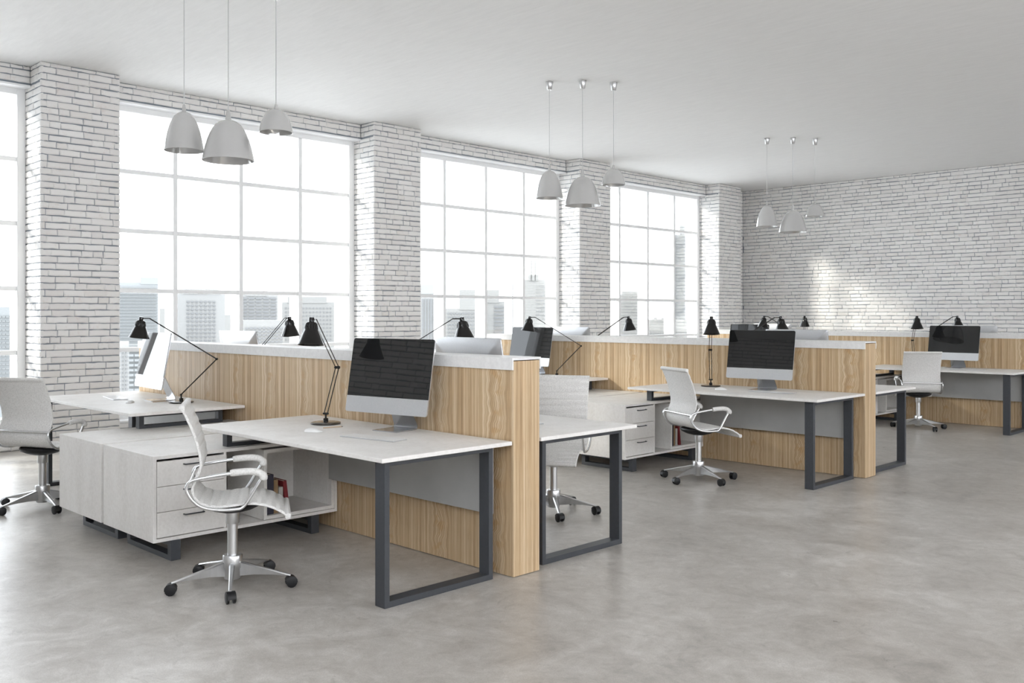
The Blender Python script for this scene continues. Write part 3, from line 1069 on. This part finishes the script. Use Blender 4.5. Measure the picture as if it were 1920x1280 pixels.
def make_monitor(label, loc, rz):
    """local: screen faces -y, origin on the desk under the screen's foot edge"""
    m = thing('computer', label, 'computer', loc, rz, 'silver all in one computers')
    W_, Hh, zb, tl = 0.65, 0.453, 0.106, radians(10)

    def tf(x, y, z):                        # tilt back about the lower edge
        return (x, y * cos(tl) + z * sin(tl), zb + z * cos(tl) - y * sin(tl))
    rings = []
    for y, inset in ((0.0, 0.0), (0.006, 0.0), (0.012, 0.010), (0.020, 0.05), (0.030, 0.11), (0.036, 0.17)):
        rr = rounded_rect(W_ - 2 * inset, inset * 0.9, Hh - inset * 0.9, max(0.016 - inset * 0.05, 0.008))
        rings.append([tf(px, y, pz) for px, pz in rr])
    MB().ring_loft(rings).build('back_shell', 'anodised_silver', m, smooth=40)
    chin = 0.098
    # screen glass: rounded at its two upper corners
    r = 0.015
    pts = [(-W_ / 2 + 0.001, chin), (W_ / 2 - 0.001, chin)]
    for cx_, a0 in ((W_ / 2 - 0.001 - r, 0), (-W_ / 2 + 0.001 + r, 90)):
        for k in range(5):
            a = radians(a0 + 90 * k / 4)
            pts.append((cx_ + r * cos(a), Hh - 0.001 - r + r * sin(a)))
    MB().ring_loft([[tf(px, -0.0035, pz) for px, pz in pts], [tf(px, 0.0, pz) for px, pz in pts]]).build('screen', 'screen_glass', m)
    pts = [(W_ / 2, chin - 0.001), (-W_ / 2, chin - 0.001)]
    for cx_, a0 in ((-W_ / 2 + r, 180), (W_ / 2 - r, 270)):
        for k in range(5):
            a = radians(a0 + 90 * k / 4)
            pts.append((cx_ + r * cos(a), r + r * sin(a)))
    MB().ring_loft([[tf(px, -0.0035, pz) for px, pz in pts], [tf(px, 0.0, pz) for px, pz in pts]]).build('chin', 'anodised_silver', m)
    # stand: bent sheet, foot plate towards the viewer, neck rising forward to the back of the screen
    path = [(-0.005, 0.003), (0.10, 0.003), (0.165, 0.003), (0.183, 0.006), (0.190, 0.016), (0.187, 0.030), (0.150, 0.105), (0.108, 0.195), (0.088, 0.240)]
    P = [Vector((a, b, 0)) for a, b in path]
    rings = []
    for i, p in enumerate(P):
        T = (P[min(i + 1, len(P) - 1)] - P[max(i - 1, 0)]).normalized()
        N = Vector((-T.y, T.x, 0)) * 0.003
        hw = 0.095 if i < 6 else 0.085
        rings.append([(-hw, p.x + N.x, p.y + N.y), (hw, p.x + N.x, p.y + N.y), (hw, p.x - N.x, p.y - N.y), (-hw, p.x - N.x, p.y - N.y)])
    MB().ring_loft(rings).build('stand', 'silver_stand', m, smooth=35)
    return m


MON_TXT = {'a': 'silver computer with black screen facing the viewer, near right desk of the %s row',
           'b': 'silver computer with screen turned from the window, near left desk of the %s row',
           'c': 'silver computer seen from its back over the %s partition, right half',
           'd': 'silver computer seen from its back over the %s partition, left half by the window'}
MPHI = radians(10.1)
MON_AT = {(0, 'a'): (-4.467, 3.395, 10.1), (0, 'b'): (-7.427, 3.257, -5.5), (0, 'c'): (-4.423, 4.089, 179.0), (0, 'd'): (-7.703, 4.278, 181.2),
          (1, 'a'): (-4.464, 7.665, 4.7), (1, 'b'): (-7.53, 7.795, -0.2), (1, 'c'): (-4.51, 8.53, 182.0), (1, 'd'): (-7.49, 8.53, 181.0),
          (2, 'a'): (-4.545, 12.66, -3.3), (2, 'b'): (-7.585, 12.70, 3.0), (2, 'c'): (-4.55, 13.44, 182.0), (2, 'd'): (-7.57, 13.50, 181.0)}
mon0 = None
for pod in range(3):
    for st in 'abcd':
        x, y, phi = MON_AT[(pod, st)]
        lab = MON_TXT[st] % ROW[pod]
        if mon0 is None:
            mon0 = make_monitor(lab, (x, y, ZT), radians(phi))
        else:
            dup(mon0, (x, y, ZT), radians(phi), lab)


def make_keyboard(label, loc, rz):
    k = thing('keyboard', label, 'keyboard', loc, rz, 'flat white keyboards')
    MB().box(-0.205, 0.205, -0.057, 0.057, 0.0, 0.0055).build('body', 'anodised_silver', k, bevel=0.0015)
    m = MB()
    for r in range(6):
        n = 20 if r else 18
        for c in range(n):
            if r == 5 and 4 <= c <= 9:
                if c != 4:
                    continue
                x0, x1 = -0.199 + 0.0199 * 4, -0.199 + 0.0199 * 10 - 0.003
            else:
                x0 = -0.199 + 0.398 / n * c
                x1 = x0 + 0.398 / n - 0.003
            y1 = 0.053 - r * 0.0178
            m.box(x0, x1, y1 - 0.0152, y1, 0.0055, 0.0085)
    o = m.build('keys', 'white_plastic', k)
    o['kind'] = 'stuff'
    return k


def make_mouse(label, loc, rz):
    rings = []
    for t in range(9):
        a = -1 + 2 * t / 8
        w = 0.030 * (1 - 0.25 * a * a) * (0.35 if abs(a) == 1 else 1)
        hgt = 0.003 + 0.021 * max(1 - (a + 0.15) ** 2 * 0.85, 0.02)
        rings.append([(a * 0.056, w * cos(q), 0.001 + hgt * max(sin(q), 0)) for q in [pi * j / 8 for j in range(9)]])
    o = MB().ring_loft(rings).build('mouse', 'white_plastic', None, smooth=70, loc=loc)
    o.rotation_euler = (0, 0, rz)
    return tag(o, label, 'mouse', 'white computer mice')


def make_pencil(label, loc, rz):
    p = thing('pencil', label, 'pencil', loc, rz, 'pencils by the lamps')
    MB().tube([(-0.06, 0, 0.004), (0.06, 0, 0.004)], 0.0038, 6).build('shaft', 'pencil_wood', p)
    MB().tube([(0.06, 0, 0.004), (0.072, 0, 0.004)], [0.0037, 0.0006], 6).build('tip', 'black_plastic', p)
    return p


POS = {'a': 'near right desk of the %s row', 'b': 'near left desk of the %s row', 'c': 'far right desk behind the %s partition'}
kb0 = pen0 = mo0 = None
for pod, sts in ((0, 'abc'), (1, 'a'), (2, 'a')):
    for st in sts:
        sx, sy = STN[st]

        def at(x, y):
            return (XC + sx * (x - XC), PY + PT / 2 + sy * (PY + PT / 2 - y) + PODS[pod], ZT)
        where = POS[st] % ROW[pod]
        phi = MPHI * sx if sy < 0 else pi - MPHI * sx
        lab = 'flat pale keyboard on the ' + where
        kp = at(-4.272, 3.165 if pod < 2 else 3.095)
        if kb0 is None:
            kb0 = make_keyboard(lab, kp, phi)
        else:
            dup(kb0, kp, phi, lab)
        if st in 'ab':
            lab = 'white mouse on the ' + where
            an = math.atan2(0.55, 0.83 * sx)
            if mo0 is None:
                mo0 = make_mouse(lab, at(-4.755, 3.088), an)
            else:
                c = mo0.copy()
                COL.objects.link(c)
                c.location = at(-4.755, 3.088)
                c.rotation_euler = (0, 0, an)
                c['label'] = lab
        if st in 'ab' and pod == 0:
            lab = 'wooden pencil lying by the lamp on the ' + where
            an = math.atan2(0.985, 0.17 * sx)
            if pen0 is None:
                pen0 = make_pencil(lab, at(-4.85, 3.285), an)
            else:
                dup(pen0, at(-4.85, 3.285), an, lab)


# ------------------------------------------------------------------ pendant lamps
BELL = [(.10, 0), (.22, .012), (.36, .05), (.50, .125), (.62, .235), (.72, .36), (.81, .51), (.88, .67), (.942, .84), (.972, .925), (.997, 1)]
DOME = [(.10, 0), (.26, .02), (.44, .075), (.60, .17), (.74, .31), (.84, .46), (.91, .62), (.96, .78), (.985, .90), (1, 1)]
PEND = [('tall', -7.265, 3.487, 2.786, 0.158, 0.315, 0.062, 0.017, BELL), ('wide', -6.962, 3.716, 2.696, 0.207, 0.328, 0.080, 0.0225, BELL), ('small', -6.768, 4.036, 2.942, 0.135, 0.190, 0.040, 0.016, DOME)]


def make_pendant(spec, label):
    kind, x, y, zr, rad, hh, cap, cr, prof = spec
    p = thing('pendant_lamp', label, 'lamp', (x, y, H), 0, 'grey bell pendant lamps')
    zt = zr + hh - H
    zc = zt + cap
    MB().lathe([(0, 0), (.042, 0), (.043, -.004), (.028, -.088), (.024, -.092), (0, -.092)], 20).build('canopy', 'brushed_aluminium', p, smooth=40)
    MB().tube([(0, 0, -.09), (0, 0, zc - 0.005)], 0.0036, 6).build('cord', 'cord_grey', p, smooth=60)
    MB().lathe([(0, zc), (cr * 0.5, zc), (cr * 0.62, zc - 0.004), (cr, zt + 0.012), (cr * 1.1, zt - 0.004), (0, zt - 0.006)], 16).build('socket_cap', 'pendant_enamel', p, smooth=40)
    out = [(r * rad, zt - q * hh) for r, q in prof]
    inn = [(max(r * rad - 0.004, 0.001), zt - q * hh - (0.004 if q < .9 else 0)) for r, q in prof][::-1]
    MB().lathe(out + [(rad - 0.002, zt - hh - 0.0015)] + inn, 48).build('shade', 'pendant_enamel', p, smooth=35)
    return p


WORDS = {'tall': 'tall grey bell pendant lamp, left one of the trio over the %s partition', 'wide': 'widest grey bell pendant lamp, middle one of the trio over the %s partition',
         'small': 'small shallow dome pendant lamp, right one of the trio over the %s partition'}
for spec in PEND:
    p0 = make_pendant(spec, WORDS[spec[0]] % ROW[0])
    for k, off in ((1, 4.385), (2, 9.237)):
        dup(p0, (spec[1], spec[2] + off, H), 0, WORDS[spec[0]] % ROW[k])


# ------------------------------------------------------------------ the city beyond the windows
ground = MB().box(-1500, 900, -900, 1500, -72, -70)  # its paleness stands in for haze and bounces light to the ceiling
structure('ground', 'pale city ground far below the windows, haze put into its colour', ground.mesh('ground', 'city_ground'))


def building(label, u0, u1, v_top, dist, mat, grid=None, parts=(), depth=None, wmat='city_window', cat='building'):
    """a tower at real distance: its width follows from the angle it fills; face turned to the office"""
    k = dist / 1750
    um = (u0 + u1) / 2
    r = (um - 960) * k
    s = sqrt(0.5)
    x, y = s * r - s * dist, s * r + s * dist
    w = (u1 - u0) * k
    top = CAMZ + (590 - v_top) * k
    base = -70
    dp = depth or w * 0.8
    ang = math.atan2(y, x) + pi / 2                       # local +y faces the office
    b = thing('building', label, cat, (x, y, base), ang, None)
    hh = top - base
    MB().box(-w / 2, w / 2, 0.0 - dp, 0.0, 0, hh).build('tower_body', mat, b)
    for (a0, a1, vt) in parts:                             # upper steps and annexes
        zz = CAMZ + (590 - vt) * k - base
        MB().box((um - a0) * k * 1, (um - a1) * k * 1, -dp * 0.9, 0.3, min(hh, zz) - 0.5 if zz > hh else 0, zz).build('roof_block' if zz > hh else 'annex', mat, b)
    if grid:
        a0, a1, va, vb, nc, nr, fw, fh = grid
        m = MB()
        cw, chh = (a1 - a0) * k / nc, (vb - va) * k / nr
        for i in range(nc):
            for j in range(nr):
                xc = (um - a0) * k - (i + 0.5) * cw
                zc = CAMZ + (590 - va) * k - base - (j + 0.5) * chh
                m.box(xc - cw * fw / 2, xc + cw * fw / 2, 0.0, 0.35, zc - chh * fh / 2, zc + chh * fh / 2)
        o = m.build('windows', wmat, b)
        o['kind'] = 'stuff'
    return b


building('blue grey glass tower with slanted top, left in the second window', 196, 293, 529, 260, 'city_glass', (204, 291, 536, 735, 16, 34, 0.96, 0.35), [(262, 293, 520)], wmat='city_dark')
building('white office tower with a grid of small square windows', 332, 420, 548, 300, 'city_concrete', (350, 404, 562, 642, 7, 11, 0.55, 0.42), [(344, 412, 541)])
building('pale office block with wide ribbon windows in five columns', 440, 520, 552, 330, 'city_concrete', (452, 518, 556, 600, 5, 7, 0.82, 0.55), [(462, 500, 545)])
building('pale stone tower with stepped crown and dotted windows', 530, 626, 566, 380, 'city_stone', (534, 622, 574, 640, 14, 9, 0.35, 0.35), [(540, 612, 556)])
building('low pale block before the ribbon window block', 452, 532, 600, 250, 'city_stone', (460, 530, 612, 650, 9, 6, 0.7, 0.4))
building('slim pale block beside the blue grey glass tower', 300, 322, 578, 420, 'city_stone')
building('low white block with dotted windows at the foot of the glass tower', 222, 241, 640, 150, 'city_concrete', (226, 240, 650, 740, 3, 12, 0.45, 0.4))
building('low glass block at the foot of the glass tower', 241, 272, 646, 160, 'city_dark', (242, 271, 652, 735, 3, 9, 0.9, 0.5), wmat='city_glass')
building('small distant block between two office towers', 421, 436, 590, 480, 'city_stone')
building('grey block seen low in the leftmost window', -60, 22, 575, 240, 'city_glass', (-58, 20, 590, 720, 12, 16, 0.9, 0.4), wmat='city_dark')
building('fluted pale tower at the left of the third window', 786, 817, 548, 300, 'city_concrete', (790, 816, 560, 640, 5, 1, 0.45, 1.0), [(788, 812, 533)])
building('pale wide block with tall shoulder in the third window', 834, 895, 578, 330, 'city_stone', (838, 893, 584, 640, 10, 8, 0.5, 0.45), [(861, 894, 543)])
building('pale stepped block with banded floors in the third window', 912, 946, 565, 340, 'city_stone', (926, 945, 572, 640, 1, 10, 0.95, 0.45), [(912, 936, 543)])
building('needle thin tower in the third window', 960, 965, 532, 420, 'city_dark')
building('pale tower with twin antennas in the third window', 982, 1023, 524, 360, 'city_stone', (1004, 1021, 532, 600, 4, 10, 0.4, 0.4), [(995, 997.5, 488), (1002.5, 1005, 488), (990, 1010, 515)])
building('pale grid tower at the left of the fourth window', 1161, 1198, 552, 330, 'city_stone', (1163, 1196, 558, 630, 7, 12, 0.6, 0.4), [(1166, 1196, 546)])
building('tall dark tower with narrow top at the right of the fourth window', 1262, 1285, 440, 340, 'city_dark', (1263, 1284, 444, 590, 6, 30, 0.6, 0.4), [(1274, 1284, 422)])
building('low block with roof garden in the fourth window', 1212, 1302, 599, 200, 'city_stone', (1216, 1300, 620, 632, 18, 1, 0.6, 0.8), [(1226, 1232, 595), (1240, 1258, 596)])
